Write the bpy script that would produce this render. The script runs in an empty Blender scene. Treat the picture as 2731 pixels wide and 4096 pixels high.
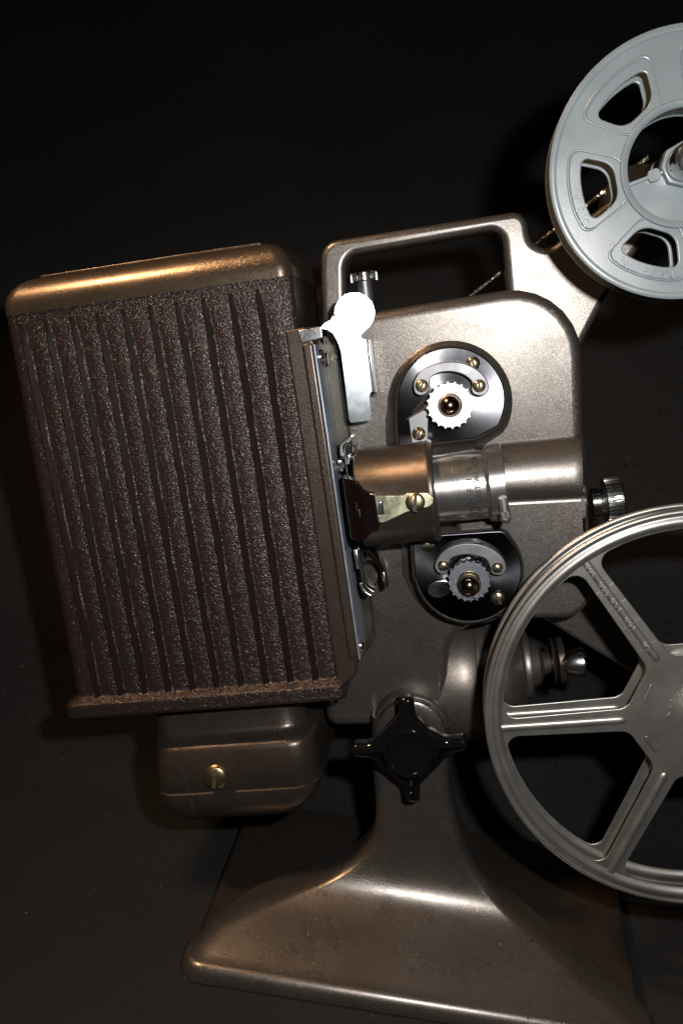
import bpy, math, random
import numpy as np
from mathutils import Vector, Matrix
random.seed(7)
PI = math.pi
S = bpy.context.scene
COL = S.collection

# ------------------------------------------------------------------ camera
FPX, DIST, TILT = 3400.0, 0.40, math.radians(12)
_u = Vector((.985, .104, .140)).normalized()
_v = Vector((-.108, .979, .174)); _v = (_v - _u * _u.dot(_v)).normalized()
_n = _u.cross(_v)
M_BC = Matrix((_u, _v, _n)).transposed()            # projector axes seen from the camera
HEIGHT = 0.213                                      # of the projector-plane origin above the cloth
ct, st = math.cos(TILT), math.sin(TILT)
BW = Matrix(((ct, 0, st), (-st, 0, ct), (0, -1, 0))).transposed()   # columns: along, up, out of the projector side
CAM_R = BW @ M_BC.transposed()
ORIGIN = Vector((0, 0, HEIGHT))
CAM_P = ORIGIN + CAM_R @ Vector((0, 0, DIST))
BF = Matrix.Translation(ORIGIN) @ BW.to_4x4()
cam = bpy.data.cameras.new('camera'); camo = bpy.data.objects.new('camera', cam); COL.objects.link(camo)
camo.matrix_world = Matrix.Translation(CAM_P) @ CAM_R.to_4x4()
cam.sensor_fit = 'VERTICAL'; cam.sensor_height = 36; cam.lens = 36 * FPX / 4096
cam.clip_start = .01; cam.clip_end = 20
S.camera = camo

# ------------------------------------------------------------------ light
W = bpy.data.worlds.new('World'); S.world = W; W.use_nodes = True
W.node_tree.nodes['Background'].inputs[0].default_value = (.9, .95, 1, 1)
W.node_tree.nodes['Background'].inputs[1].default_value = .004
def lamp(name, loc, aim, size, energy, color, spread=180):
    l = bpy.data.lights.new(name, 'AREA'); l.shape = 'RECTANGLE'; l.size, l.size_y = size
    l.energy = energy; l.color = color; l.spread = math.radians(spread)
    o = bpy.data.objects.new(name, l); COL.objects.link(o)
    o.matrix_world = Matrix.Translation(loc) @ (Vector(aim) - Vector(loc)).to_track_quat('-Z', 'Y').to_matrix().to_4x4()
    return o
FLASH = CAM_P + CAM_R @ Vector((.050, .038, .004))
lamp('camera_flash', FLASH, ORIGIN + BW @ Vector((.03, .02, 0)), (.016, .011), 1.9, (1, .985, .96))
lamp('room_lamp', Vector((-.50, -.30, .90)), ORIGIN + Vector((0, -.04, -.04)), (.11, .11), .72, (1, .62, .34), 52)
S.view_settings.view_transform = 'Standard'
try: S.view_settings.look = 'None'
except Exception: pass
S.view_settings.exposure = 0; S.view_settings.gamma = 1; S.view_settings.use_curve_mapping = False
S.cycles.max_bounces = 6

# ------------------------------------------------------------------ helpers
_Ri = M_BC.transposed()
def P(x, y, n=0.0):
    """a point of the projector side: pixel of the photo -> (along, up, out) in metres at depth n"""
    d = _Ri @ Vector(((x - 1365.5) / FPX, -(y - 2048) / FPX, -1)); c = _Ri @ Vector((0, 0, DIST))
    k = (n - c.z) / d.z
    return Vector((c.x + d.x * k, c.y + d.y * k, n))
def PP(pts, n=0.0): return [P(x, y, n).xy for x, y in pts]
def C3(x, y): return (1200 + .7972 * x, 800 + .7972 * y)
def C4(x, y): return (1200 + .8291 * x, 1650 + .8291 * y)
def C5(x, y): return (1150 + .287 * x, 1250 + .287 * y)
def C6(x, y): return (1250 + .2551 * x, 1750 + .2551 * y)
def C7(x, y): return (1300 + .2551 * x, 2200 + .2551 * y)
def C8(x, y): return (1700 + .2551 * x, 1750 + .2551 * y)
def CB(x, y): return (700 + .829 * x, 2650 + .829 * y)
def CL(x, y): return (.9247 * x, 1900 + .9247 * y)
def m(f, pts): return [f(*p) for p in pts]

WM = {}
def place(o, mat, parent=None):
    COL.objects.link(o); WM[o.name] = mat.copy()
    if parent is not None:
        o.parent = parent; o.matrix_basis = WM[parent.name].inverted() @ mat
    else: o.matrix_basis = mat
    return o
def empty(name, mat, label, cat, group=None):
    o = bpy.data.objects.new(name, None); o.empty_display_size = .02
    place(o, mat); o['label'] = label; o['category'] = cat
    if group: o['group'] = group
    return o
def finish(name, me, mat, parent, frame=None, sharp=38):
    for p in me.polygons: p.use_smooth = True
    me.set_sharp_from_angle(angle=math.radians(sharp))
    me.materials.clear(); me.materials.append(mat)
    o = bpy.data.objects.new(name, me)
    return place(o, BF if frame is None else frame, parent)
def mesh(name, V, F):
    me = bpy.data.meshes.new(name); me.from_pydata([tuple(v) for v in V], [], F); me.update(); return me
def fix_normals(me):
    import bmesh
    bm = bmesh.new(); bm.from_mesh(me); bmesh.ops.recalc_face_normals(bm, faces=bm.faces); bm.to_mesh(me); bm.free()

def rounded(pts, r, k=7):
    """polygon with arc fillets; r one radius or one per corner"""
    pts = [Vector(p[:2]) for p in pts]; N = len(pts); out = []
    rs = [r] * N if not isinstance(r, (list, tuple)) else r
    for i in range(N):
        a, b, c = pts[i - 1], pts[i], pts[(i + 1) % N]
        d1, d2 = a - b, c - b; l1, l2 = d1.length, d2.length; d1 /= l1; d2 /= l2
        ang = d1.angle(d2)
        if rs[i] <= 0 or ang > PI - .02: out.append(b); continue
        t = min(rs[i] / math.tan(ang / 2), .49 * l1, .49 * l2); rr = t * math.tan(ang / 2)
        cen = b + (d1 + d2).normalized() * (rr / math.sin(ang / 2))
        p0, p1 = b + d1 * t, b + d2 * t
        a0 = math.atan2(*(p0 - cen).yx); a1 = math.atan2(*(p1 - cen).yx)
        da = (a1 - a0 + PI) % (2 * PI) - PI
        for j in range(k + 1):
            q = a0 + da * j / k; out.append(cen + Vector((math.cos(q), math.sin(q))) * rr)
    return out
def circle(c, r, k=64, a0=0, a1=2 * PI):
    full = abs(a1 - a0 - 2 * PI) < 1e-6
    return [Vector((c[0] + r * math.cos(a0 + (a1 - a0) * i / (k if full else k - 1)), c[1] + r * math.sin(a0 + (a1 - a0) * i / (k if full else k - 1)))) for i in range(k)]
def plate_mesh(contours, n0, n1, bev=.0003, res=3):
    cu = bpy.data.curves.new('c', 'CURVE'); cu.dimensions = '2D'; cu.fill_mode = 'BOTH'
    cu.extrude = max((n1 - n0) / 2 - bev, 1e-5); cu.bevel_depth = bev; cu.bevel_resolution = res; cu.offset = -bev
    for pts in contours:
        sp = cu.splines.new('POLY'); sp.points.add(len(pts) - 1); sp.use_cyclic_u = True
        for q, p in zip(sp.points, pts): q.co = (p[0], p[1], 0, 1)
    ob = bpy.data.objects.new('c', cu); COL.objects.link(ob)
    bpy.context.view_layer.update()
    me = bpy.data.meshes.new_from_object(ob.evaluated_get(bpy.context.evaluated_depsgraph_get()))
    bpy.data.objects.remove(ob); bpy.data.curves.remove(cu)
    me.transform(Matrix.Translation((0, 0, (n0 + n1) / 2)))
    return me
def plate(name, contours, n0, n1, mat, parent, bev=.0003, res=3, warp=None, frame=None, sharp=38):
    if not isinstance(contours[0], (list, tuple)): contours = [contours]
    me = plate_mesh(contours, n0, n1, bev, res)
    if warp:
        for v in me.vertices: v.co = warp(v.co.copy())
    me.name = name
    return finish(name, me, mat, parent, frame, sharp)
def loft(name, rings, mat, parent, frame=None, caps=(True, True), closed=True, sharp=38):
    V = []; F = []; k = len(rings[0])
    for r in rings: V += [tuple(p) for p in r]
    for i in range(len(rings) - 1):
        for j in range(k if closed else k - 1):
            a, b = i * k + j, i * k + (j + 1) % k
            F.append((a, b, b + k, a + k))
    if caps[0]: F.append(tuple(range(k))[::-1])
    if caps[1]: F.append(tuple((len(rings) - 1) * k + j for j in range(k)))
    me = mesh(name, V, F); fix_normals(me)
    return finish(name, me, mat, parent, frame, sharp)
def basis(axis, up=None):
    z = Vector(axis).normalized(); x = Vector(up) if up else (Vector((0, 0, 1)) if abs(z.z) < .9 else Vector((0, 1, 0)))
    x = (x - z * z.dot(x)).normalized(); return x, z.cross(x), z
def lathe(name, prof, org, axis, mat, parent, seg=64, mod=None, frame=None, sharp=38, cap=True):
    """prof: (distance along the axis, radius)"""
    x, y, z = basis(axis); org = Vector(org); rings = []
    for a, r in prof:
        ring = []
        for j in range(seg):
            t = 2 * PI * j / seg; rr = max(r, 1e-6) * (mod(a, t, j) if mod else 1)
            ring.append(org + z * a + x * (rr * math.cos(t)) + y * (rr * math.sin(t)))
        rings.append(ring)
    return loft(name, rings, mat, parent, frame, caps=(cap, cap), sharp=sharp)
def tube(name, path, r, mat, parent, seg=10, frame=None, flat=None):
    path = [Vector(p) for p in path]; rings = []; up = None
    for i, p in enumerate(path):
        t = (path[min(i + 1, len(path) - 1)] - path[max(i - 1, 0)]).normalized()
        x, y, _ = basis(t, up); up = x
        rr = r[i] if isinstance(r, (list, tuple)) else r
        rings.append([p + x * (rr * math.cos(2 * PI * j / seg)) + y * (rr * math.sin(2 * PI * j / seg)) for j in range(seg)])
    return loft(name, rings, mat, parent, frame)
def ribbon(name, pts, n0, n1, th, mat, parent):
    """a bent strip of sheet metal standing out of the side"""
    pts = [Vector(p) for p in pts]; L = []; R = []
    for i, p in enumerate(pts):
        t = (pts[min(i + 1, len(pts) - 1)] - pts[max(i - 1, 0)]).normalized(); q = Vector((-t.y, t.x)) * th / 2
        L.append(p + q); R.append(p - q)
    return plate(name, L + R[::-1], n0, n1, mat, parent, bev=th * .2, res=1)
def smooth_path(pts, k=8):
    pts = [Vector(p) for p in pts]; out = []
    for i in range(len(pts) - 1):
        p0, p1, p2, p3 = pts[max(i - 1, 0)], pts[i], pts[i + 1], pts[min(i + 2, len(pts) - 1)]
        for j in range(k):
            t = j / k
            out.append(.5 * ((2 * p1) + (p2 - p0) * t + (2 * p0 - 5 * p1 + 4 * p2 - p3) * t * t + (3 * p1 - p0 - 3 * p2 + p3) * t ** 3))
    out.append(pts[-1]); return out
def rrect(a0, a1, b0, b1, r, k=8):
    return rounded([(a0, b0), (a1, b0), (a1, b1), (a0, b1)], r, k)
def text_mesh(txt, size, depth, bev=.00003):
    cu = bpy.data.curves.new('t', 'FONT'); cu.body = txt; cu.size = size; cu.extrude = depth; cu.bevel_depth = bev; cu.align_x = 'CENTER'; cu.align_y = 'CENTER'
    ob = bpy.data.objects.new('t', cu); COL.objects.link(ob); bpy.context.view_layer.update()
    me = bpy.data.meshes.new_from_object(ob.evaluated_get(bpy.context.evaluated_depsgraph_get()))
    bpy.data.objects.remove(ob); bpy.data.curves.remove(cu); return me
def join_meshes(items):
    V = []; F = []
    for me, f in items:
        b = len(V)
        V += [tuple(f(v.co.copy())) for v in me.vertices]; F += [tuple(b + i for i in p.vertices) for p in me.polygons]
    return mesh('lettering', V, F)

# ------------------------------------------------------------------ materials
def new_mat(name):
    mt = bpy.data.materials.new(name); mt.use_nodes = True; nt = mt.node_tree
    return mt, nt, nt.nodes['Principled BSDF']
def N(nt, typ, **kw):
    n = nt.nodes.new(typ)
    for k, v in kw.items():
        if k in n.inputs: n.inputs[k].default_value = v
        else: setattr(n, k, v)
    return n
def coords(nt, scale=(1, 1, 1)):
    tc = nt.nodes.new('ShaderNodeTexCoord'); mp = nt.nodes.new('ShaderNodeMapping')
    mp.inputs['Scale'].default_value = scale; nt.links.new(tc.outputs['Object'], mp.inputs[0]); return mp.outputs[0]
def ramp(nt, src, p0, p1, c0, c1):
    r = nt.nodes.new('ShaderNodeValToRGB'); r.color_ramp.elements[0].position = p0; r.color_ramp.elements[1].position = p1
    r.color_ramp.elements[0].color = c0 if len(c0) == 4 else (*c0, 1); r.color_ramp.elements[1].color = c1 if len(c1) == 4 else (*c1, 1)
    nt.links.new(src, r.inputs[0]); return r.outputs[0]
def g(v): return (v, v, v, 1)
def metal(name, col, rough=.3, metallic=1.0, bump=0.0, bscale=900, bstretch=(1, 1, 1), rvar=.1, cvar=.15, dirt=None, coat=0, dist=.0001, dscale=120, dpos=(.62, .72), aniso=0):
    mt, nt, b = new_mat(name); L = nt.links.new
    b.inputs['Metallic'].default_value = metallic
    c = coords(nt)
    n1 = N(nt, 'ShaderNodeTexNoise', Scale=70.0, Detail=6.0, Roughness=.65); L(c, n1.inputs['Vector'])
    lo = tuple(x * (1 - cvar) for x in col); hi = tuple(min(1, x * (1 + cvar)) for x in col)
    colr = ramp(nt, n1.outputs['Fac'], .35, .68, lo, hi)
    n2 = N(nt, 'ShaderNodeTexNoise', Scale=float(bscale), Detail=3.0); c2 = coords(nt, bstretch); L(c2, n2.inputs['Vector'])
    rr = ramp(nt, n1.outputs['Fac'], .3, .7, g(max(.03, rough - rvar)), g(min(1, rough + rvar)))
    L(rr, b.inputs['Roughness'])
    if dirt:
        n3 = N(nt, 'ShaderNodeTexNoise', Scale=float(dscale), Detail=8.0, Roughness=.7); L(c, n3.inputs['Vector'])
        k = ramp(nt, n3.outputs['Fac'], dpos[0], dpos[1], g(0), g(1))
        mx = N(nt, 'ShaderNodeMix', data_type='RGBA'); L(k, mx.inputs['Factor']); L(colr, mx.inputs[6]); mx.inputs[7].default_value = (*dirt, 1); colr = mx.outputs[2]
    L(colr, b.inputs['Base Color'])
    if coat: b.inputs['Coat Weight'].default_value = coat; b.inputs['Coat Roughness'].default_value = .12
    if aniso:
        tg = nt.nodes.new('ShaderNodeTangent'); tg.direction_type = 'RADIAL'; tg.axis = 'Z'; L(tg.outputs[0], b.inputs['Tangent']); b.inputs['Anisotropic'].default_value = aniso
    if bump:
        bp = N(nt, 'ShaderNodeBump', Strength=bump, Distance=dist); L(n2.outputs['Fac'], bp.inputs['Height']); L(bp.outputs[0], b.inputs['Normal'])
    return mt
def flake_paint(name, col, rough=.36, metallic=.75, flake=.5, fscale=1500, spec=1.0):
    """metallic lacquer: flakes that each face a little differently, faint blotches and pits"""
    mt, nt, b = new_mat(name); L = nt.links.new
    c = coords(nt)
    v = N(nt, 'ShaderNodeTexVoronoi', Scale=float(fscale)); L(c, v.inputs['Vector'])
    v2 = N(nt, 'ShaderNodeTexVoronoi', Scale=float(fscale) * 2.3); L(c, v2.inputs['Vector'])
    n1 = N(nt, 'ShaderNodeTexNoise', Scale=28.0, Detail=5.0); L(c, n1.inputs['Vector'])
    base = ramp(nt, n1.outputs['Fac'], .3, .7, tuple(x * .88 for x in col), tuple(x * 1.12 for x in col))
    hs = N(nt, 'ShaderNodeMix', data_type='RGBA', blend_type='MULTIPLY'); hs.inputs['Factor'].default_value = 1
    sep = nt.nodes.new('ShaderNodeSeparateColor'); L(v.outputs['Color'], sep.inputs[0])
    fl = ramp(nt, sep.outputs[0], 0, 1, g(.72), g(1.0)); L(base, hs.inputs[6]); L(fl, hs.inputs[7])
    L(hs.outputs[2], b.inputs['Base Color'])
    du = N(nt, 'ShaderNodeTexVoronoi', Scale=95.0); L(c, du.inputs['Vector'])
    ds = nt.nodes.new('ShaderNodeSeparateColor'); L(du.outputs['Color'], ds.inputs[0])
    dk = N(nt, 'ShaderNodeMath', operation='MULTIPLY'); L(ramp(nt, du.outputs['Distance'], .03, .06, g(1), g(0)), dk.inputs[0]); L(ramp(nt, ds.outputs[0], .84, .88, g(0), g(1)), dk.inputs[1])
    n5 = N(nt, 'ShaderNodeTexNoise', Scale=45.0, Detail=8.0, Roughness=.75); L(coords(nt, (1, 1.6, 1)), n5.inputs['Vector'])
    m3 = N(nt, 'ShaderNodeMix', data_type='RGBA'); L(dk.outputs[0], m3.inputs['Factor']); L(hs.outputs[2], m3.inputs[6]); m3.inputs[7].default_value = (.42, .38, .32, 1)
    m4 = N(nt, 'ShaderNodeMix', data_type='RGBA', blend_type='MULTIPLY'); m4.inputs['Factor'].default_value = 1; L(m3.outputs[2], m4.inputs[6]); L(ramp(nt, n5.outputs['Fac'], .34, .50, g(.90), g(1)), m4.inputs[7])
    L(m4.outputs[2], b.inputs['Base Color'])
    b.inputs['Metallic'].default_value = metallic
    rr = ramp(nt, n5.outputs['Fac'], .3, .7, g(rough + .08), g(rough - .03)); L(rr, b.inputs['Roughness'])
    bp = N(nt, 'ShaderNodeBump', Strength=flake, Distance=.00012); L(sep.outputs[1], bp.inputs['Height'])
    s2 = nt.nodes.new('ShaderNodeSeparateColor'); L(v2.outputs['Color'], s2.inputs[0])
    bp2 = N(nt, 'ShaderNodeBump', Strength=flake * .5, Distance=.00006); L(s2.outputs[0], bp2.inputs['Height']); L(bp.outputs[0], bp2.inputs['Normal'])
    L(bp2.outputs[0], b.inputs['Normal'])
    return mt
def crinkle(name, col):
    mt, nt, b = new_mat(name); L = nt.links.new; c = coords(nt)
    a = N(nt, 'ShaderNodeTexVoronoi', Scale=1450.0, feature='SMOOTH_F1', Smoothness=.3)
    wn = N(nt, 'ShaderNodeTexNoise', Scale=500.0, Detail=2.0); L(c, wn.inputs['Vector'])
    va = N(nt, 'ShaderNodeVectorMath', operation='MULTIPLY_ADD'); L(wn.outputs['Color'], va.inputs[0]); va.inputs[1].default_value = (.003, .003, .003); L(c, va.inputs[2])
    L(va.outputs[0], a.inputs['Vector'])
    n2 = N(nt, 'ShaderNodeTexNoise', Scale=1500.0, Detail=3.0); L(c, n2.inputs['Vector'])
    ad = N(nt, 'ShaderNodeMath', operation='MULTIPLY_ADD'); L(n2.outputs['Fac'], ad.inputs[0]); ad.inputs[1].default_value = .5; L(a.outputs['Distance'], ad.inputs[2])
    bp = N(nt, 'ShaderNodeBump', Strength=1.0, Distance=.00024); L(ad.outputs[0], bp.inputs['Height']); L(bp.outputs[0], b.inputs['Normal'])
    b.inputs['Base Color'].default_value = (*col, 1); b.inputs['Roughness'].default_value = .24; b.inputs['Metallic'].default_value = 0
    b.inputs['Specular IOR Level'].default_value = .36; b.inputs['Specular Tint'].default_value = (1, .93, .91, 1)
    return mt
def cloth(name):
    mt, nt, b = new_mat(name); L = nt.links.new
    c = coords(nt)
    w1 = N(nt, 'ShaderNodeTexNoise', Scale=1000.0, Detail=3.0); L(coords(nt, (.22, 1, 1)), w1.inputs['Vector'])
    w2 = N(nt, 'ShaderNodeTexNoise', Scale=700.0, Detail=4.0); L(coords(nt, (1, 1.0, 1.0)), w2.inputs['Vector'])
    n3 = N(nt, 'ShaderNodeTexNoise', Scale=9.0, Detail=4.0); L(c, n3.inputs['Vector'])
    lint = N(nt, 'ShaderNodeTexVoronoi', Scale=75.0); L(c, lint.inputs['Vector'])
    mul = N(nt, 'ShaderNodeMath', operation='MULTIPLY_ADD'); L(w2.outputs['Fac'], mul.inputs[0]); mul.inputs[1].default_value = 1.3; L(w1.outputs['Fac'], mul.inputs[2])
    col = ramp(nt, mul.outputs[0], .78, 1.45, (.0005, .0005, .0005), (.0128, .0129, .0136))
    mx = N(nt, 'ShaderNodeMix', data_type='RGBA', blend_type='MULTIPLY'); mx.inputs['Factor'].default_value = .8
    bl = ramp(nt, n3.outputs['Fac'], .35, .65, g(.75), g(1)); L(col, mx.inputs[6]); L(bl, mx.inputs[7])
    lm = ramp(nt, lint.outputs['Distance'], .02, .045, g(1), g(0))
    m2 = N(nt, 'ShaderNodeMix', data_type='RGBA'); L(lm, m2.inputs['Factor']); L(mx.outputs[2], m2.inputs[6]); m2.inputs[7].default_value = (.10, .095, .085, 1)
    L(m2.outputs[2], b.inputs['Base Color'])
    b.inputs['Roughness'].default_value = .95; b.inputs['Specular IOR Level'].default_value = .15
    b.inputs['Sheen Weight'].default_value = .01
    bp = N(nt, 'ShaderNodeBump', Strength=.8, Distance=.0006); L(mul.outputs[0], bp.inputs['Height']); L(bp.outputs[0], b.inputs['Normal'])
    return mt
M = dict(
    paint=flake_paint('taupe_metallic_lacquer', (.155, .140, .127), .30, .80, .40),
    bronze=flake_paint('bronze_lacquer', (.145, .110, .080), .26, .80, .2),
    paintd=flake_paint('dark_taupe_lacquer_and_shade', (.088, .070, .058), .30, .75, .2),  # darker parts; also carries the shade painted into the foot plate
    base=flake_paint('base_lacquer', (.132, .117, .106), .27, .80, .22),
    crinkle=crinkle('brown_wrinkle_finish', (.0165, .0112, .0102)),
    steel=metal('brushed_steel', (.52, .52, .52), .24, bump=.35, bscale=500, bstretch=(1, 14, 14), dirt=(.15, .13, .1), dpos=(.68, .8)),
    steelu=metal('turned_steel', (.52, .51, .50), .23, metallic=.95, bump=.12, bscale=400, bstretch=(16, 1, 1), rvar=.02, cvar=.05),
    chrome=metal('chrome', (.62, .61, .60), .20, rvar=.04, cvar=.05),
    blackchrome=metal('blued_polished_plate', (.115, .115, .125), .22, aniso=.85, bump=.06, bscale=260, bstretch=(3, 1, 1), rvar=.03, cvar=.04, dirt=(.22, .20, .17), dpos=(.72, .78), dscale=500, dist=.00004),
    blackplate=metal('black_plate', (.050, .050, .055), .24, aniso=.85, bump=.1, bscale=260, bstretch=(3, 1, 1), rvar=.03, cvar=.04, dirt=(.16, .15, .13), dpos=(.72, .78), dscale=500, dist=.00004),
    alu=metal('brushed_aluminium', (.60, .65, .70), .19, bump=.3, bscale=420, bstretch=(14, 1, 1), rvar=.02, dist=.00005),
    shoe=metal('grey_shoe_metal', (.17, .17, .175), .48, metallic=.8, bump=.2),
    brass=metal('old_brass', (.50, .40, .23), .30, bump=.3, bscale=1500, dirt=(.16, .15, .09), dpos=(.5, .65), dscale=260),
    clipb=metal('pale_yellow_zinc', (.55, .55, .38), .36, bump=.4, bscale=700, dirt=(.30, .32, .22), dpos=(.5, .6), dscale=300),
    ball=metal('polished_copper_ball', (.42, .31, .23), .14, rvar=.03),
    wheel=metal('white_metal_wheel', (.50, .50, .49), .50, metallic=.8),
    wheeld=metal('dark_speckled_wheel', (.14, .14, .16), .35, bump=1.0, bscale=2600, dist=.0003),
    reelm=metal('grey_reel_metal', (.265, .26, .245), .38, metallic=.85, bump=.4, bscale=2200, dirt=(.40, .39, .37), dpos=(.66, .70), dscale=190, rvar=.04, cvar=.08),
    slot=metal('slot_dark', (.03, .03, .03), .6, metallic=.3),
    text=metal('engraving_shade', (.02, .02, .02), .5, metallic=.2),  # dark colour paints in the shade of the engraved strokes
    motor=flake_paint('motor_lacquer', (.20, .175, .155), .38, .85, .2),
    olive=metal('oily_channel_metal', (.050, .046, .036), .38, metallic=.7, bump=.4, bscale=500, bstretch=(8, 1, 8), dirt=(.09, .082, .06)),
    cloth=cloth('black_cloth_weave'),
)
def plastic(name, col, rough, coat=0, bump=0, bs=900, spec=.5, dist=.00008):
    mt, nt, b = new_mat(name); L = nt.links.new; c = coords(nt)
    n1 = N(nt, 'ShaderNodeTexNoise', Scale=60.0, Detail=5.0); L(c, n1.inputs['Vector'])
    L(ramp(nt, n1.outputs['Fac'], .3, .7, tuple(x * .97 for x in col), tuple(min(1, x * 1.03) for x in col)), b.inputs['Base Color'])
    L(ramp(nt, n1.outputs['Fac'], .3, .7, g(rough - .03), g(rough + .06)), b.inputs['Roughness'])
    b.inputs['Specular IOR Level'].default_value = spec
    if bump:
        n2 = N(nt, 'ShaderNodeTexNoise', Scale=float(bs), Detail=2.0); L(c, n2.inputs['Vector'])
        bp = N(nt, 'ShaderNodeBump', Strength=bump, Distance=dist); L(n2.outputs['Fac'], bp.inputs['Height']); L(bp.outputs[0], b.inputs['Normal'])
    return mt
M['grey'] = plastic('grey_blue_plastic', (.150, .174, .188), .27, bump=.18, bs=1300, spec=.6)
M['bakelite'] = plastic('black_bakelite', (.003, .003, .0035), .08, bump=.15, bs=300)
M['clamp'] = plastic('black_enamel', (.005, .003, .0035), .10, bump=.2, bs=400)
M['belt'] = metal('belt_spring_wire', (.62, .58, .50), .32)

# ------------------------------------------------------------------ setting: the black cloth, table part and backdrop in one sweep
def cloth_sheet():
    key = [(-.62, 0), (-.3, 0), (-.1, 0), (0, 0), (.06, .0002), (.086, .004), (.100, .022), (.108, .07), (.118, .13), (.150, .21), (.225, .32), (.40, .55), (.62, .9)]
    prof = [(p.x, max(0, p.y)) for p in smooth_path(key, 9)]
    V = []; F = []; nx = 90; rnd = random.Random(3)
    ph = [rnd.uniform(0, 6.28) for _ in range(8)]
    for j, (y, z) in enumerate(prof):
        for i in range(nx):
            x = -.8 + 1.7 * i / (nx - 1)
            w = .0016 * math.sin(x * 17 + ph[0] + 3 * z) + .0010 * math.sin(x * 31 + y * 12 + ph[1])
            k = min(1, max(0, (y - .07) * 10))
            V.append((x, y - w * 2.2 * k, z + w * k * .5))
    for j in range(len(prof) - 1):
        for i in range(nx - 1):
            a = j * nx + i; F.append((a, a + 1, a + nx + 1, a + nx))
    me = mesh('backdrop', V, F); o = finish('backdrop', me, M['cloth'], None, Matrix.Identity(4), 80)
    o['kind'] = 'structure'
    return o
cloth_sheet()

# ------------------------------------------------------------------ the projector
PROJ = empty('film_projector', Matrix.Translation((.03, 0, 0)), 'vintage brown film projector with ribbed lamp house, lens and carrying handle on black cloth', 'projector')

# --- pedestal (upright in the world, not tilted with the head)
def world_pt(x, y, n): return BF @ P(x, y, n)
I4 = Matrix.Identity(4)
GZ = 0.0
def pedestal():
    #   py at x=1650, n front, left px (x,y), right px (x,y), corner radius
    rows = [
        (2900, .0085, (1484, 2880), (1793, 2930), .006),
        (3000, .0085, (1482, 2980), (1791, 3030), .006),
        (3100, .0088, (1486, 3075), (1793, 3125), .006),
        (3200, .0096, (1494, 3175), (1806, 3230), .006),
        (3300, .0112, (1503, 3275), (1832, 3330), .006),
        (3400, 0.0118, (1488, 3368), (1872, 3435), .006),
        (3470, 0.0130, (1440, 3430), (1918, 3510), .006),
        (3540, 0.0150, (1362, 3492), (1975, 3592), .006),
        (3600, 0.0180, (1265, 3545), (2042, 3670), .006),
        (3660, 0.0226, (1140, 3590), (2118, 3745), .006),
        (3720, 0.0290, (1000, 3630), (2205, 3822), .007),
        (3780, 0.0360, (890, 3665), (2300, 3900), .008),
        (3840, 0.0428, (820, 3700), (2400, 3975), .009),
        (3890, 0.0485, (792, 3745), (2470, 4030), .010),
        (3940, 0.0530, (776, 3785), (2540, 4080), .012),
        (3975, 0.0556, (768, 3820), (2570, 4110), .013),
    ]
    A = []
    for py, nf, l, r, rad in rows:
        z = world_pt(1650, py, nf).z
        A.append([z, world_pt(*l, nf - rad * .6).x, world_pt(*r, nf - rad * .6).x, nf, rad])
    # resample smoothly over z
    A = np.array(A)[::-1]
    zs = A[:, 0]
    lastz = zs[0]
    out = []
    base_l, base_r = A[0, 1] - .0015, A[0, 2] + .0015
    # rounded front lip from the lowest row down to the cloth
    for i in range(9):
        t = i / 9.0; a = PI / 2 * t
        z = .001 + (lastz - .001) * math.sin(a); e = .0050 * math.cos(a)
        out.append((z, base_l - .5 * e, base_r + .5 * e, A[0, 3] + e, .013))
    zz = np.concatenate([np.linspace(zs[0] + .0002, zs[-1], 70)])
    for z in zz:
        v = [np.interp(z, zs, A[:, k]) for k in range(1, 5)]
        out.append((z, *v))
    # light smoothing of the columns
    O = np.array(out)
    for _ in range(22):
        O[10:-1, 1:] = .25 * O[9:-2, 1:] + .5 * O[10:-1, 1:] + .25 * O[11:, 1:]
    rings = []
    for z, xl, xr, nf, rad in O:
        back = -.014 + max(0, nf - .010) * 1.0
        back = min(back, nf - .014)
        dpt = nf - back
        r = min(rad, dpt * .45, (xr - xl) * .45)
        ring = rrect(xl, xr, -nf, -back, r, 8)
        rings.append([(p.x, p.y, z) for p in ring])
    o = loft('pedestal', rings, M['base'], PROJ, Matrix.Identity(4), sharp=60)
    # flat foot behind the flare
    top = .011
    def on_ground(px, py, z):
        d = CAM_R @ Vector(((px - 1365.5) / FPX, -(py - 2048) / FPX, -1)); k = (z - CAM_P.z) / d.z
        return CAM_P + d * k
    a, b_, c, d = on_ground(765, 3800, top), on_ground(1090, 2960, top), on_ground(2489, 3600, top), on_ground(2575, 4060, top)
    yb = .082
    def ext(p, q, y): t = (y - p.y) / (q.y - p.y); return p + (q - p) * t
    p2 = ext(a, b_, yb); p3 = ext(d, c, yb)
    yf = -.046
    p1 = ext(a, b_, yf); p4 = ext(d, c, yf)
    print('BASE', a, b_, c, d, p1, p2, p3, p4, 'lastz', lastz)
    plate('foot_plate', rounded([(p1.x, p1.y), (p4.x, p4.y), (p3.x, p3.y), (p2.x, p2.y)], .014), .001, top, M['paintd'], PROJ, bev=.005, res=5, frame=I4)  # same paint as the pedestal; its shade is put into this darker colour
    return o
PED = pedestal()
M['chip'] = metal('bare_chip', (.012, .011, .010), .5, metallic=.2)
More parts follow.
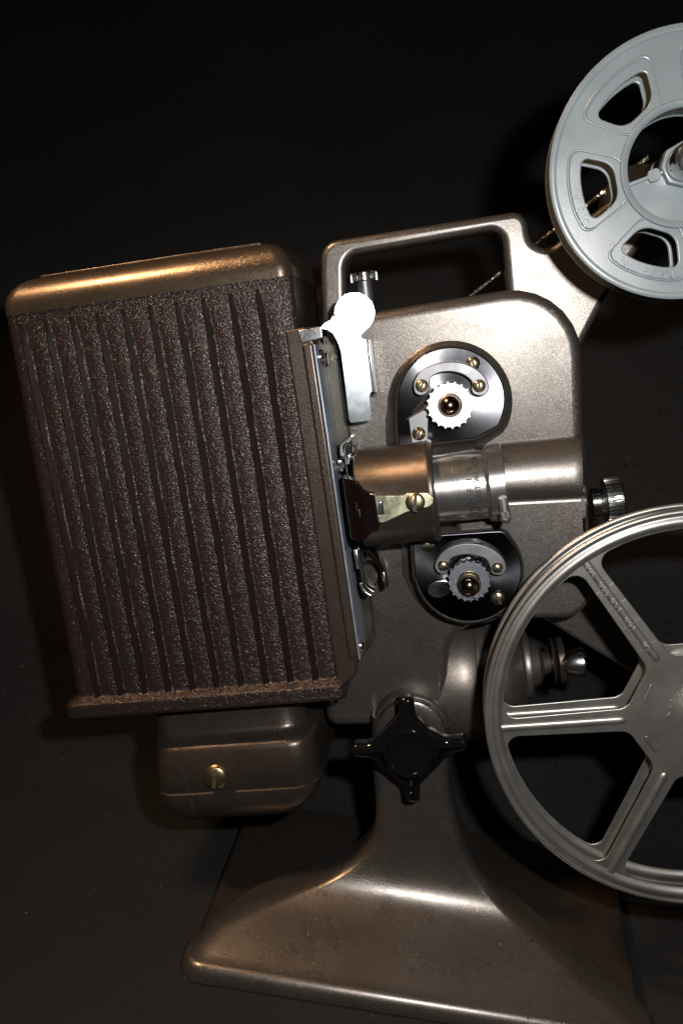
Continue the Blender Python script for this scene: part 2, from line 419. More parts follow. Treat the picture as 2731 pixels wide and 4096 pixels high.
def chip(px, py, r, sx=1.0, ang=0):
    inv = WM[PED.name].inverted()
    d = CAM_R @ Vector(((px - 1365.5) / FPX, -(py - 2048) / FPX, -1))
    ok, loc, nor, _ = PED.ray_cast(inv @ CAM_P, (inv.to_3x3() @ d).normalized())
    if not ok: return
    x, y, z = basis(nor, (1, 0, -.2)); rnd = random.Random(px)
    x, y = x * math.cos(ang) + y * math.sin(ang), y * math.cos(ang) - x * math.sin(ang)
    rim = [loc + z * .00005 + x * (r * sx * math.cos(t) * rnd.uniform(.6, 1.1)) + y * (r * math.sin(t) * rnd.uniform(.6, 1.1)) for t in np.linspace(0, 2 * PI, 15)[:-1]]
    V = rim + [loc + z * .00012]
    finish('paint_chip', mesh('paint_chip', V, [(i, (i + 1) % 14, 14) for i in range(14)]), M['chip'], PED, I4)
for a_ in ((778, 3843, .0009), (895, 3817, .0004, 6), (1795, 3662, .0008, 1.8), (1808, 3680, .0007, 1.6), (2012, 3622, .0006), (2101, 3745, .0009, 1.3), (2125, 3762, .0010, 1.5, .6), (1953, 3858, .0006, 2), (2110, 4072, .0007)): chip(*a_)
# disc-shaped head of the pedestal and the pivot boss behind it
pc = P(*CB(1135, 325), .004)
lathe('pivot_boss', [(-.006, .0185), (.003, .0185), (.0042, .0180), (.0048, .0170), (.0044, .0158), (.003, .0152)], (pc.x, pc.y, 0), (0, 0, 1), M['paint'], PROJ)
ph = P(*CB(1135, 345), .0085)
lathe('pedestal_head', [(-.022, .0168), (-.002, .0168), (-.0006, .0163), (0, .0152), (.0002, .0105), (.0014, .0102), (.0018, .0094), (.0018, 0)], (ph.x, ph.y, .0088), (0, 0, 1), M['base'], PROJ)

# --- main casting
bev_body = .0062
body_pts = [(1330, 1273), (2320, 1110), (2344, 2060), (2362, 2250), (2366, 2478), (2112, 2482), (2004, 2493), (1888, 2514), (1826, 2552), (1799, 2610), (1793, 2700), (1800, 2925), (1296, 2930), (1290, 2700)]
body_r = [.002, .031, 0, 0, .024, .01, .01, .012, .010, .012, .02, .006, .006, .001]
body = plate('main_casting', [rounded(PP(body_pts, 0), body_r)], -.052, 0, M['paint'], PROJ, bev=.0052, res=7, warp=lambda c: Vector((c.x, c.y, c.z + (c.y - .03) * .030 + (c.x - .06) * .015)))
# handle and upper arm, one casting behind the body face
hn = -.0085
ho = rounded(PP([(1286, 1420), (1280, 968), (2098, 838), (2122, 968), (2190, 1000), (2655, 618), (2740, 560), (2860, 660), (2740, 760), (2579, 954), (2420, 1197), (2310, 1410), (2250, 1600), (1500, 1600)], hn),
             [.002, .0085, .0065, .006, .006, .004, .012, .012, .012, 0, 0, 0, .002, .002])
hh = rounded(PP([(1384, 1290), (1380, 1022), (2006, 913), (2042, 1300)], hn), [.002, .0065, .0055, .002])
hb = .0031
plate('carry_handle', [ho, hh[::-1]], hn - .016, hn, M['paint'], PROJ, bev=hb, res=6)
# lower arm
ln = -.020
plate('lower_reel_arm', [rounded(PP([(2000, 2380), (2330, 2250), (2700, 2650), (2860, 2760), (2840, 2900), (2760, 2900), (2557, 2712), (2377, 2604), (2186, 2485), (2080, 2430)], ln), [0, 0, .01, .012, .012, .012, 0, 0, 0, 0])], ln - .012, ln, M['paint'], PROJ, bev=.002)

# --- thicker lower block and the lens fairing that bulges out of it
LBN = .0112
plate('lower_block', [rounded(PP([(1800, 2006), (2350, 1978), (2366, 2250), (2366, 2474), (2112, 2478), (1900, 2470)], LBN), [.002, .0008, 0, .024, .008, .004])], -.03, LBN, M['paint'], PROJ, bev=.0030, res=6)
def fairing():
    a0, a1 = P(1905, 1785, .006), P(2337, 1744, .006)
    b0, b1 = P(1905, 2000, LBN - .0016), P(2341, 1978, LBN - .0016)
    rings = []
    K = 30; H = .0138
    for i in range(27):
        s = i / 26
        top = a0.lerp(a1, s); bot = b0.lerp(b1, s)
        ring = []
        # edge rounding at the right end
        e = max(0, (s - .93) / .07); sh = .0035 * (1 - math.sqrt(max(0, 1 - e * e)))
        for j in range(K + 1):
            t = j / K                     # 0 top, 1 bottom
            v = top.y + (bot.y - top.y) * t
            TP = .76
            if t < TP: n = H * math.sqrt(max(0, 1 - (1 - t / TP) ** 2))
            else: n = LBN + (H - LBN) * math.cos((t - TP) / (1 - TP) * PI / 2) ** .8
            ring.append((top.x + (bot.x - top.x) * t, v, n - sh))
        ring.append((bot.x, bot.y, -.02)); ring.append((top.x, top.y, -.02))
        rings.append(ring)
    loft('lens_fairing', rings, M['paint'], PROJ, sharp=32)
fairing()

# --- lamp house
LH_N0, LH_N1 = -.045, .025
tl, tr, bl_, br = P(10, 1268, LH_N1), P(1168, 1100, LH_N1), P(305, 2830, LH_N1), P(1372, 2760, LH_N1)
VT, VB = tl.y, P(300, 2870, LH_N1).y
def LHu(v, s):
    t = (tl.y - v) / (tl.y - bl_.y)
    return (tl.x + (bl_.x - tl.x) * t) * (1 - s) + (tr.x + (br.x - tr.x) * t) * s
r1t, r1b = P(79, 1285, LH_N1).x, P(393, 2802, LH_N1).x
r10t, r10b = P(1024, 1140, LH_N1).x, P(1258, 2732, LH_N1).x
def lamp_house():
    vs = list(np.linspace(VT, VT - .022, 40)) + list(np.linspace(VT - .024, VB + .018, 26)) + list(np.linspace(VB + .0165, VB, 44))
    rings = []; flags = []; rnd = random.Random(5)
    for v in vs:
        t = (VT - v) / (VT - VB); jag = [.86 + .10 * math.sin(v * 900 + k * 2.1) + .04 * math.sin(v * 2300 + k) for k in range(10)]
        lip = 0.0
        d = v - VB
        if d < .0105:
            q = (.0105 - d) / .0035 if d > .007 else 1
            lip = .0046 * (.5 - .5 * math.cos(PI * min(1, q)))
        if d < .0022: lip -= .0022 * (1 - math.sqrt(max(0, 1 - (1 - d / .0022) ** 2)))
        u0, u1 = LHu(v, 0) - lip, LHu(v, 1) + lip * .3
        ring = rounded([(u0, LH_N0), (u1, LH_N0), (u1, LH_N1 + lip), (u0, LH_N1 + lip)], [.004, .004, .0045, .0055], 8)
        # split the front edge finely for the ribs
        out = []
        M_ = len(ring)
        for i in range(M_):
            a, b = ring[i], ring[(i + 1) % M_]
            out.append(a.copy())
            if (a - b).length > .05 and a.y > 0 and b.y > 0:
                K = 420
                for k in range(1, K): out.append(a.lerp(b, k / K))
        h = min(1, max(0, (VT - .0035 - v) / .016)); h = math.sqrt(h) if h > 0 else 0
        wsc = .35 + .65 * h
        H = .0017 * h
        for p in out:
            fl_ = 0
            if p.y > LH_N1 - .0008 and u0 + .004 < p.x < u1 - .003:
                best = 0
                for k in range(10):
                    c = (r1t + (r10t - r1t) * k / 9) * (1 - t) + (r1b + (r10b - r1b) * k / 9) * t
                    x = p.x - c
                    if -.0007 < x < .0030 * wsc:
                        if h > .05 and lip < .0005 and x < .0030 * wsc * jag[k]: fl_ = 1
                        hh_ = 1 + x / .0007 if x < 0 else (1 - x / (.0030 * wsc)) ** 1.0
                        best = max(best, hh_)
                    elif .0030 * wsc <= x < .0112:
                        best = max(best, .30 * math.sin(PI * (x - .0030 * wsc) / (.0112 - .0030 * wsc)))
                rib = H * best
                p.y = max(p.y, LH_N1 + rib)
            flags.append(fl_)
        rings.append([(p.x, v, p.y) for p in out])
    o = loft('lamp_house', rings, M['crinkle'], PROJ, sharp=45)
    o.data.materials.append(M['ribsmooth'])             # the wrinkle paint runs smooth beside every rib
    for p in o.data.polygons:
        if len(p.vertices) == 4 and sum(flags[i] for i in p.vertices) >= 3: p.material_index = 1
    return o
M['ribsmooth'] = plastic('smooth_brown_rib_paint', (.0095, .0064, .0054), .40, bump=1.0, bs=1500, spec=.03)
LHOUSE = lamp_house()
def cap():
    rings = []
    R = .0135
    prof = [(0, 0)] + [(.0022 + R * math.sin(a), R * (1 - math.cos(a)) * .96) for a in np.linspace(0, PI / 2 * .93, 16)]
    for dv, ins in prof:
        v = VT + dv
        ring = rounded([(LHU0 + ins * 1.05, LH_N0 + ins), (LHU1 - ins, LH_N0 + ins), (LHU1 - ins, LH_N1 - ins + .0004), (LHU0 + ins * 1.05, LH_N1 - ins + .0004)], max(.0008, .0065 - ins * .25), 8)
        rings.append([(p.x, v, p.y) for p in ring])
    return loft('lamp_house_lid', rings, M['bronze'], PROJ, sharp=50)
LHU0, LHU1 = tl.x - .0004, tr.x + .0002
LID = cap()
ls = VT + .0022 + .0135 * math.sin(PI / 2 * .93)
plate('lid_vent_strip', [rrect(LHU0 + .0135, LHU1 - .0145, -.030, .0095, .001)], 0, .0016, M['bronze'], LID, bev=.0004, warp=lambda c: Vector((c.x, ls + c.z, c.y)))

# lower housing under the lamp house
def lower_housing():
    pts = [(2830, 0), (2940, 0), (2965, .0015), (2985, .0050), (3005, .0078), (3030, .0090), (3100, .0092), (3172, .0094), (3180, .0086), (3186, .0086), (3194, .0096), (3230, .0094), (3262, .0080), (3282, .0045), (3292, 0)]
    rings = []; nb = .0140
    for py, dn in pts:
        k = 0 if py < 3200 else ((py - 3200) / 92) ** 2 * .006
        yl, yr = py + 12, py - 62
        t = (py - 2830) / 460
        l = P(596 + 55 * t, yl, nb + dn); r = P(1196 + 52 * min(1, t * 1.3), yr, nb + dn)
        ex = dn * .25
        ring = rounded([(l.x - ex + k, -.05), (r.x + ex - k, -.05), (r.x + ex - k, nb + dn), (l.x - ex + k, nb + dn)], [.002, .002, .012, .010], 8)
        v = (l.y + r.y) / 2
        rings.append([(p.x, v, p.y) for p in ring])
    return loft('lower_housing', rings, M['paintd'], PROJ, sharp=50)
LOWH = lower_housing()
def screw(parent, x, y, n, r, ang=.6, mat='brass', h=.0012, dome=.0006, slotw=.16):
    c = P(x, y, n)
    s = lathe('screw', [(-.001, r), (h * .5, r), (h * .8, r * .95), (h + dome * .5, r * .7), (h + dome, r * .3), (h + dome, 0)], (c.x, c.y, n), (0, 0, 1), M[mat], parent, 28)
    L = r * .9; w = r * slotw
    d = Vector((math.cos(ang), math.sin(ang))); q = Vector((-d.y, d.x))
    pts = [Vector((c.x, c.y)) + d * L + q * w, Vector((c.x, c.y)) - d * L + q * w, Vector((c.x, c.y)) - d * L - q * w, Vector((c.x, c.y)) + d * L - q * w]
    plate('screw_slot', [pts], n + h * .6, n + h + dome * 1.02 + .00005, M['slot'], s, bev=.00002, res=0)
    return s
sc = P(862, 3108, .025)
kn = lathe('thumb_screw', [(-.004, .0052), (0, .0052), (.0002, .0056), (.0008, .0052), (.0010, .0056), (.0016, .0052), (.0018, .0056), (.0026, .0054), (.0032, .0046), (.0034, .001)], (sc.x, sc.y, .0235), (0, 0, 1), M['brass'], LOWH, 40)
d_ = Vector((.25, 1)).normalized(); q_ = Vector((-d_.y, d_.x)); c_ = sc.xy
plate('screw_slot', [[c_ + d_ * .0050 + q_ * .0010, c_ - d_ * .0050 + q_ * .0010, c_ - d_ * .0050 - q_ * .0010, c_ + d_ * .0050 - q_ * .0010]], .0265, .0272, M['clipb'], kn, bev=.0001, res=0)
tube('seam', [P(698 + 14 * i / 9, 2862 + 118 * i / 9, .0143 + .0090 * max(0, (i - 7) / 2)) for i in range(10)] + [P(716, 3010, .0232)] + [P(716 + 44 * i / 9, 3020 + 160 * i / 9, .0233) for i in range(10)] + [P(764 + 16 * i / 6, 3200 + 68 * i / 6, .0235) for i in range(6)], .00016, M['slot'], LOWH, 6)

# --- gate
gn = .0262
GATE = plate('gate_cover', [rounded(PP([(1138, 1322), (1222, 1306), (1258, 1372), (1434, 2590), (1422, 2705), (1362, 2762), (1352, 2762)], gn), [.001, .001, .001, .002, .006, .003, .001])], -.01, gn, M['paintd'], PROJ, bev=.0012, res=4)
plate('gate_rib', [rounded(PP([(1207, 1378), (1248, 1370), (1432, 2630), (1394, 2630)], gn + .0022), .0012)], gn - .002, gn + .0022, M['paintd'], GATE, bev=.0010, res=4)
plate('gate_bracket', [rounded(PP([(1188, 1322), (1284, 1304), (1290, 1352), (1205, 1374)], gn + .001), .0006)], gn - .004, gn + .001, M['steel'], PROJ, bev=.0004)
M['gatewall'] = metal('film_gate_steel', (.26, .29, .34), .38, metallic=.6, bump=.2)
FP = plate('film_gate_plate', [PP([(1251, 1378), (1259, 1377), (1442, 2637), (1434, 2639)], gn + .003)], .001, gn + .003, M['gatewall'], PROJ, bev=.0002)
# channel beside the gate, rails and studs
plate('gate_channel', [PP([(1290, 1345), (1345, 1335), (1500, 2560), (1440, 2640)], .0012)], -.002, .0014, M['olive'], PROJ, bev=.0002)
plate('channel_rail', [PP([(1334, 1330), (1339, 1330), (1412, 1800), (1407, 1800)], .004)], 0, .0042, M['olive'], PROJ, bev=.0002)
plate('channel_rail', [PP([(1478, 2350), (1484, 2350), (1497, 2520), (1491, 2522)], .003)], 0, .0032, M['olive'], PROJ, bev=.0002)
ux = P(1262, 1400, gn).x + .0009
for (px, py, nn, r) in ((1262, 1430, .020, .0032), (1290, 1440, .008, .0032)):
    p = P(px, py, nn)
    lathe('gate_stud', [(-.001, r), (.0008, r), (.0014, r * .8), (.0016, 0)], (ux, p.y, nn), (1, 0, 0), M['chrome'], FP, 28)
p = P(1438, 2575, .02); lathe('gate_stud', [(-.001, .0030), (.0010, .0030), (.0018, .0020), (.002, 0)], (P(1432, 2575, .026).x + .0006, p.y, .0225), (1, 0, 0), M['chrome'], FP, 28)
# pressure pad, springs
ribbon('pressure_spring', smooth_path([p.xy for p in [P(*C5(900, 1720), .022), P(*C5(830, 1780), .022), P(*C5(760, 1850), .022), P(*C5(748, 1930), .022), P(*C5(760, 2010), .022)]]), .012, .022, .0012, M['steel'], PROJ)
ribbon('pressure_spring', smooth_path([p.xy for p in [P(*C6(555, 60), .020), P(*C6(505, 180), .020), P(*C6(510, 350), .020), P(*C6(560, 640), .020)]]), .006, .020, .0006, M['chrome'], PROJ)
plate('pressure_pad', [rounded(PP(m(C6, [(300, 370), (495, 330), (520, 440), (500, 540), (340, 600)]), .014), .001)], .004, .015, M['blackchrome'], PROJ, bev=.0008)
pp = P(*C6(440, 370), .016); lathe('spring_pin', [(-.004, .0013), (.003, .0013), (.0038, .0008), (.004, 0)], (pp.x, pp.y, .016), (0, 0, 1), M['chrome'], PROJ, 20)
plate('spring_tab', [rounded(PP(m(C6, [(548, 255), (590, 290), (600, 440), (545, 420)]), .017), .0005)], .010, .017, M['steel'], PROJ)
plate('spring_tab', [PP(m(C6, [(600, 300), (745, 295), (745, 325), (600, 330)]), .015)], .012, .015, M['chrome'], PROJ)
plate('spring_tab', [PP(m(C6, [(610, 350), (725, 345), (722, 380), (610, 408)]), .013)], .010, .013, M['steel'], PROJ)
plate('small_post', [PP(m(C6, [(590, 140), (660, 130), (665, 280), (600, 285)]), .006)], 0, .006, M['olive'], PROJ, bev=.0008)
# springs and foot below the clamp
ribbon('guide_strip', [p.xy for p in [P(*C7(470, 0), .021), P(*C7(515, 300), .021)]], .010, .021, .0014, M['steel'], PROJ)
ribbon('guide_strip', smooth_path([p.xy for p in [P(*C7(515, -20), .023), P(*C7(555, 250), .023), P(*C7(585, 420), .023), P(*C7(640, 570), .023), P(*C7(758, 670), .023)]]), .010, .023, .0008, M['chrome'], PROJ)
ribbon('guide_shoe', smooth_path([p.xy for p in [P(*C7(555, 520), .020), P(*C7(590, 620), .020), P(*C7(650, 690), .020), P(*C7(712, 725), .020)]]), .010, .020, .0013, M['steel'], PROJ)
ribbon('guide_lever', smooth_path([p.xy for p in [P(*C7(560, -80), .014), P(*C7(700, 60), .014), P(*C7(820, 190), .014), P(*C7(890, 330), .014), P(*C7(950, 600), .014)]]), .004, .014, .0022, M['clamp'], PROJ)
ribbon('lever_tip', [p.xy for p in [P(*C7(905, 350), .015), P(*C7(955, 600), .015)]], .006, .015, .0011, M['steel'], PROJ)
c_ = P(*C7(640, 400), .002); lathe('guide_disc', [(-.002, .0060), (.0015, .0060), (.002, .0055), (.002, 0)], (c_.x, c_.y, .001), (0, 0, 1), M['olive'], PROJ, 40)

# --- the bright loop-former lever
lv = m(C3, [(104, 640), (130, 616), (155, 602), (168, 580)])
cc = P(*C3(274, 567), .018); rc = (P(*C3(374, 567), .018) - P(*C3(174, 567), .018)).length / 2
a0 = math.radians(186); arc = [Vector((cc.x + rc * math.cos(a0 - t * math.radians(246)), cc.y + rc * math.sin(a0 - t * math.radians(246)))) for t in np.linspace(0, 1, 40)]
tail = PP(m(C3, [(307, 676), (307, 690), (318, 696), (332, 698), (362, 960), (352, 972), (348, 984), (356, 1070), (359, 1108), (252, 1121), (243, 1100), (228, 960), (205, 760), (190, 715), (168, 672), (140, 652), (112, 648)]), .018)
lead = PP(lv, .018)
kx = P(*C3(290, 600), .018)
_toC = (_Ri @ Vector((0, 0, DIST)) - kx).normalized(); _toF = (BW.transposed() @ (FLASH - ORIGIN) - kx).normalized(); HV = (_toC + _toF).normalized()
print('HV', HV)
LEV = plate('loop_lever', [lead + arc + tail], .0165, .018, M['alu'], PROJ, bev=.0002, warp=lambda c: Vector((c.x, c.y, c.z - (HV.x / HV.z) * (c.x - kx.x) + .055 * (c.y - kx.y))))
fl = PP(m(C3, [(334, 700), (343, 700), (377, 966), (366, 966)]), .0185)
plate('lever_flange', [fl], .004, .0185, M['alu'], LEV, bev=.0003)
plate('lever_slot', [rounded(PP(m(C3, [(352, 800), (366, 795), (384, 960), (382, 985), (352, 992)]), .0006), .001)], -.001, .0006, M['slot'], PROJ, bev=.0001)

# --- framing screw above the lever
t0, t1 = P(*C3(320, 520), -.004), P(*C3(313, 410), -.004)
ax = (t1 - t0).normalized()
kp = P(*C3(319, 388), -.004)
lathe('framing_post', [(-.022, .0033), (-.002, .0033), (-.002, .002)], kp, (0, 1, 0), M['shoe'], PROJ, 40)
lathe('framing_knob', [(-.0020, 0), (-.0020, .0052), (-.0016, .0056), (.0016, .0056), (.0020, .0052), (.0020, 0)], kp, (0, 1, 0), M['steel'], PROJ, 120, mod=lambda a, t, j: 1 + .09 * (1 if (j // 2) % 2 else -1), sharp=20)

# --- sprocket units
def sprocket(name, cx, cy, f, R, corner, platem, wheelm, n_pl, wr, wheel_c, ball_c, ball_r, shoe, screws, cut):
    c = P(*f(cx, cy), n_pl); rr = (P(*f(cx + R, cy), n_pl) - c).length
    a0, a1 = cut
    pts = circle(c, rr, 70, math.radians(a0), math.radians(a1)) + [P(*f(*q), n_pl).xy for q in corner]
    pts = rounded(pts[:70] + pts[70:], [0] * 70 + ([.0022, .0022, .009] if name == 'upper' else [.007, .0022, .004]), 6)
    cen = Vector((c.x, c.y))
    # soft raised boss round the plate
    rings = []
    for off, n in ((.0060, -.0004), (.0042, .0003), (.0028, .0012), (.0017, .0024), (.0011, n_pl - .0006), (.0006, n_pl - .0002), (.0002, n_pl - .0010)):
        rg = []
        for i, p_ in enumerate(pts):
            t = pts[(i + 1) % len(pts)] - pts[i - 1]; q = Vector((t.y, -t.x)).normalized()
            rg.append((p_.x + q.x * off, p_.y + q.y * off, n))
        rings.append(rg)
    loft('sprocket_boss', rings, M['paint'], PROJ, sharp=70)
    pl = plate('sprocket_plate', [[p_ - cen for p_ in pts]], -.001, n_pl, platem, PROJ, bev=.0006, res=3, frame=BF @ Matrix.Translation((c.x, c.y, 0)))
    # toothed wheel
    w = P(*f(*wheel_c), n_pl + .008); wrr = (P(*f(wheel_c[0] + wr, wheel_c[1]), n_pl + .008) - w).length
    lathe('sprocket_shaft', [(0, wrr * .86), (.008, wrr * .86)], (w.x, w.y, n_pl - .0005), (0, 0, 1), M['steel'], pl, 48)
    T = 20; gp = []
    for i in range(T):
        for da, r_ in ((-.5, .945), (-.24, .945), (-.10, 1.02), (.10, 1.02), (.24, .945)):
            a = 2 * PI * (i + da * 1.0) / T; gp.append(Vector((w.x + wrr * r_ * math.cos(a), w.y + wrr * r_ * math.sin(a))))
    wh = plate('sprocket_wheel', [gp, circle(w, wrr * .5, 40)[::-1]], n_pl + .0055, n_pl + .0090, wheelm, pl, bev=.0002)
    b = P(*f(*ball_c), n_pl + .011); br_ = (P(*f(ball_c[0] + ball_r, ball_c[1]), n_pl + .011) - b).length
    lathe('sprocket_collar', [(-.006, br_ * 1.18), (-.002, br_ * 1.18), (-.0015, br_ * 1.10), (-.001, br_ * .9)], (b.x, b.y, n_pl + .0105), (0, 0, 1), M['brass'], wh, 48)
    lathe('hub_nut', [(-.003, br_ * .96)] + [(-.0005 + br_ * .95 * math.sin(a), br_ * math.cos(a)) for a in np.linspace(0, PI / 2 * .98, 14)], (b.x, b.y, n_pl + .0105), (0, 0, 1), M['ball'], wh, 48)
    # guide shoe
    so, si, sn = shoe
    op = smooth_path([P(*f(*q), sn).xy for q in so], 6)
    sh_ = plate('guide_shoe', [op], n_pl + .0002, sn, M['shoe'], pl, bev=.0005)
    for (x, y, r, nn, ang) in screws:
        xx, yy = f(x, y); rad = (P(*f(x + r, y), nn) - P(*f(x, y), nn)).length
        screw(pl, xx, yy, nn - .0004, rad, ang)
    return pl
up_shoe = [(567, 935), (575, 900), (600, 860), (650, 830), (710, 815), (760, 811), (820, 818), (875, 842), (915, 875), (935, 905), (946, 940), (935, 970), (905, 984), (870, 975), (858, 950), (860, 915), (830, 885), (790, 868), (745, 862), (700, 868), (665, 885), (650, 905), (648, 945), (632, 972), (602, 982), (575, 968), (567, 935)]
UP = sprocket('upper', 755, 1010, C3, 272, [(484, 1100), (495, 1240), (880, 1196)], M['blackchrome'], M['wheel'], .0052, 118, (752, 1030), (750, 1032), 55, (up_shoe, None, .0110),
    [(610, 932, 33, .0112, 1.0), (897, 932, 33, .0112, 1.55), (867, 820, 35, .0056, 1.75), (595, 1172, 34, .0062, 1.0)], (-34, 180))
plate('loop_tongue', [PP(m(C3, [(543, 1090), (640, 1020), (640, 1222), (562, 1226)]), .0060)], .004, .0060, M['shoe'], UP, bev=.0002)
tube('stripper_blade', [P(*C3(530, 1102), .0065), P(*C3(580, 1070), .008), P(*C3(632, 1035), .012)], [.0003, .0006, .0010], M['steel'], UP, 8)
lo_shoe = [(647, 745), (655, 715), (680, 680), (720, 650), (770, 635), (815, 631), (865, 637), (915, 655), (955, 680), (985, 715), (996, 752), (980, 780), (950, 787), (922, 775), (914, 745), (895, 710), (860, 695), (810, 686), (760, 692), (730, 705), (716, 735), (712, 765), (690, 782), (662, 772), (647, 745)]
LO = sprocket('lower', 812, 767, C4, 256, [(985, 568), (540, 598), (553, 800)], M['blackplate'], M['wheeld'], .0126, 104, (814, 812), (814, 838), 54, (lo_shoe, None, .0176),
    [(690, 738, 27, .0178, .1), (950, 748, 27, .0178, -.5), (617, 637, 34, .0130, 0), (953, 893, 35, .0130, -1.2)], (186, 392))
ov = P(*C4(678, 840), .0135); oa = (P(*C4(742, 832), .0135) - ov).xy.length
ang_ = math.radians(8)
plate('oval_tab', [[Vector((ov.x + oa * math.cos(t) * math.cos(ang_) - oa * .62 * (1 + .18 * -math.cos(t)) * math.sin(t) * math.sin(ang_), ov.y + oa * math.cos(t) * math.sin(ang_) + oa * .64 * (1 - .18 * math.cos(t)) * math.sin(t) * math.cos(ang_))) for t in np.linspace(0, 2 * PI, 48, endpoint=False)]], .0122, .0172, M['steel'], LO, bev=.0003)
lathe('tab_lever_root', [(0, .0040), (.004, .0040), (.0045, .003), (.0045, 0)], P(*C4(850, 660), .0126), (0, 0, 1), M['blackchrome'], LO, 32)

# --- lens
LN = .0225
def axis_pt(x, y0, y1):
    a, b = P(x, y0, LN), P(x, y1, LN); return Vector((a.x, (a.y + b.y) / 2, LN)), abs(a.y - b.y) / 2
A1, R1_ = axis_pt(1756, 1819, 2090); A2, R2_ = axis_pt(1946, 1793, 2074)
RL = (R1_ + R2_) / 2 * .985
ux_ = Vector((1, (A2.y - A1.y) / (A2.x - A1.x), 0)).normalized()
print('LENS', A1, A2, R1_, R2_, ux_)
ax0 = A1 - ux_ * (A1.x - P(1438, 1980, LN).x)
def along(px): return (P(px, 1950, LN).x - ax0.x) / ux_.x
hx0, hx1 = along(1440), along(1742)
Rh = .0216
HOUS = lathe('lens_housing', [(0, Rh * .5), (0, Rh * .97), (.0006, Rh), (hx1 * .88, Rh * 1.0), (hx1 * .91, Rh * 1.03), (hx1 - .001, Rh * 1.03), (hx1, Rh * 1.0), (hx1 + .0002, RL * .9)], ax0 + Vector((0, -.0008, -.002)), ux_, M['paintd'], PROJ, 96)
# foot of the housing down to the body
h0 = ax0 + ux_ * .001; h1_ = ax0 + ux_ * (hx1 - .0005)
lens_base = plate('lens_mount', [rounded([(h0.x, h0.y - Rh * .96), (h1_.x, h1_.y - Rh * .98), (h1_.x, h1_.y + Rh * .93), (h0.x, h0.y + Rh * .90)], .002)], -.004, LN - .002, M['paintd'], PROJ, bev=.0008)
g1, g2 = along(1815), along(1828)
bx1 = along(1938)
LENS = lathe('lens_barrel', [(hx1 - .008, RL * .6), (hx1 - .006, RL * .985), (g1 - .0003, RL * .985), (g1 - .0002, RL * .965), (g1 + .0002, RL * .965), (g1 + .0003, RL), (g2, RL), (g2 + .0001, RL * .985), (g2 + .0003, RL * .985), (g2 + .0004, RL), (bx1, RL), (bx1 + .0003, RL * .95)], ax0, ux_, M['steelu'], PROJ, 128, sharp=25)
rx0, rx1 = along(1940), along(2016)
RR = RL * 1.125
RING = lathe('lens_front_ring', [(rx0 - .0002, RL * .9), (rx0, RL * 1.0), (rx0 + .0015, RR), (rx0 + .0017, RR), (rx1 - .0003, RR), (rx1, RR * .985), (rx1, RR * .86), (rx1 - .004, RR * .8), (rx1 - .004, 0)], ax0, ux_, M['steelu'], LENS, 128, sharp=25)
# engraved lettering wrapped on the barrel, reading upwards
def lens_text(txt, px, size, phi0, parent, step):
    items = []; base = along(px)
    bx, by, bz = ux_, Vector((-ux_.y, ux_.x, 0)), Vector((0, 0, 1))
    for i, ch in enumerate(txt):
        if ch == ' ': continue
        me = text_mesh(ch, size, .00002, .00009)
        phi = phi0 + i * step
        def f(c, phi=phi):
            # letter x runs round the barrel (upwards), letter y runs back along the axis
            ph_ = phi + c.x / RL; r = RL + .00003 + c.z
            return ax0 + bx * (base - c.y) + bz * (r * math.cos(ph_)) + by * (r * math.sin(ph_))
        items.append((me, f))
    return finish('engraved_lettering', join_meshes(items), M['text'], parent)
lens_text('1 INCH F-1.6', 1878, .0036, -1.02, LENS, .150)
lens_text('A. BY EASTMAN KODA', 1907, .0030, -.98, LENS, .118)
# focusing pin
pa, pb = P(2010, 1992, LN + .0165), P(2024, 2088, LN + .0165)
dirp = (pb - pa)
pin = lathe('focus_pin', [(0, .0017), (.0003, .0020), (dirp.length * .55, .0020), (dirp.length * .56, .0021), (dirp.length * .8, .0021), (dirp.length * .81, .0019), (dirp.length * .84, .0022)] + [(dirp.length * .86 + .0021 * math.sin(a), .0022 * math.cos(a)) for a in np.linspace(0, PI / 2 * .97, 8)], pa, dirp, M['shoe'], LENS, 60,
            mod=lambda a, t, j: (1 + (.05 if (j + int(a * 4000)) % 2 else -.05)) if dirp.length * .55 < a < dirp.length * .8 else 1)
# brass clip with window and screw
cn = LN + Rh - .0004
def onh(c): # wrap on the housing
    return Vector((c.x, c.y, c.z))
clip_o = rounded(PP(m(C4, [(362, 402), (500, 400), (515, 388), (612, 388), (642, 412), (640, 437), (618, 455), (512, 480), (404, 531), (380, 530)]), cn), .0008)
clip_h = PP(m(C4, [(371, 432), (396, 428), (406, 490), (378, 496)]), cn)
CLIP = plate('lens_clip', [clip_o, clip_h[::-1]], cn - .003, cn + .0004, M['clipb'], HOUS, bev=.0002)
plate('clip_window', [PP(m(C4, [(371, 434), (391, 432), (399, 489), (377, 493)]), cn)], cn - .003, cn, M['alu'], CLIP, bev=.0001)
xx, yy = C4(555, 432); screw(CLIP, xx, yy, cn, .0041, 1.35)
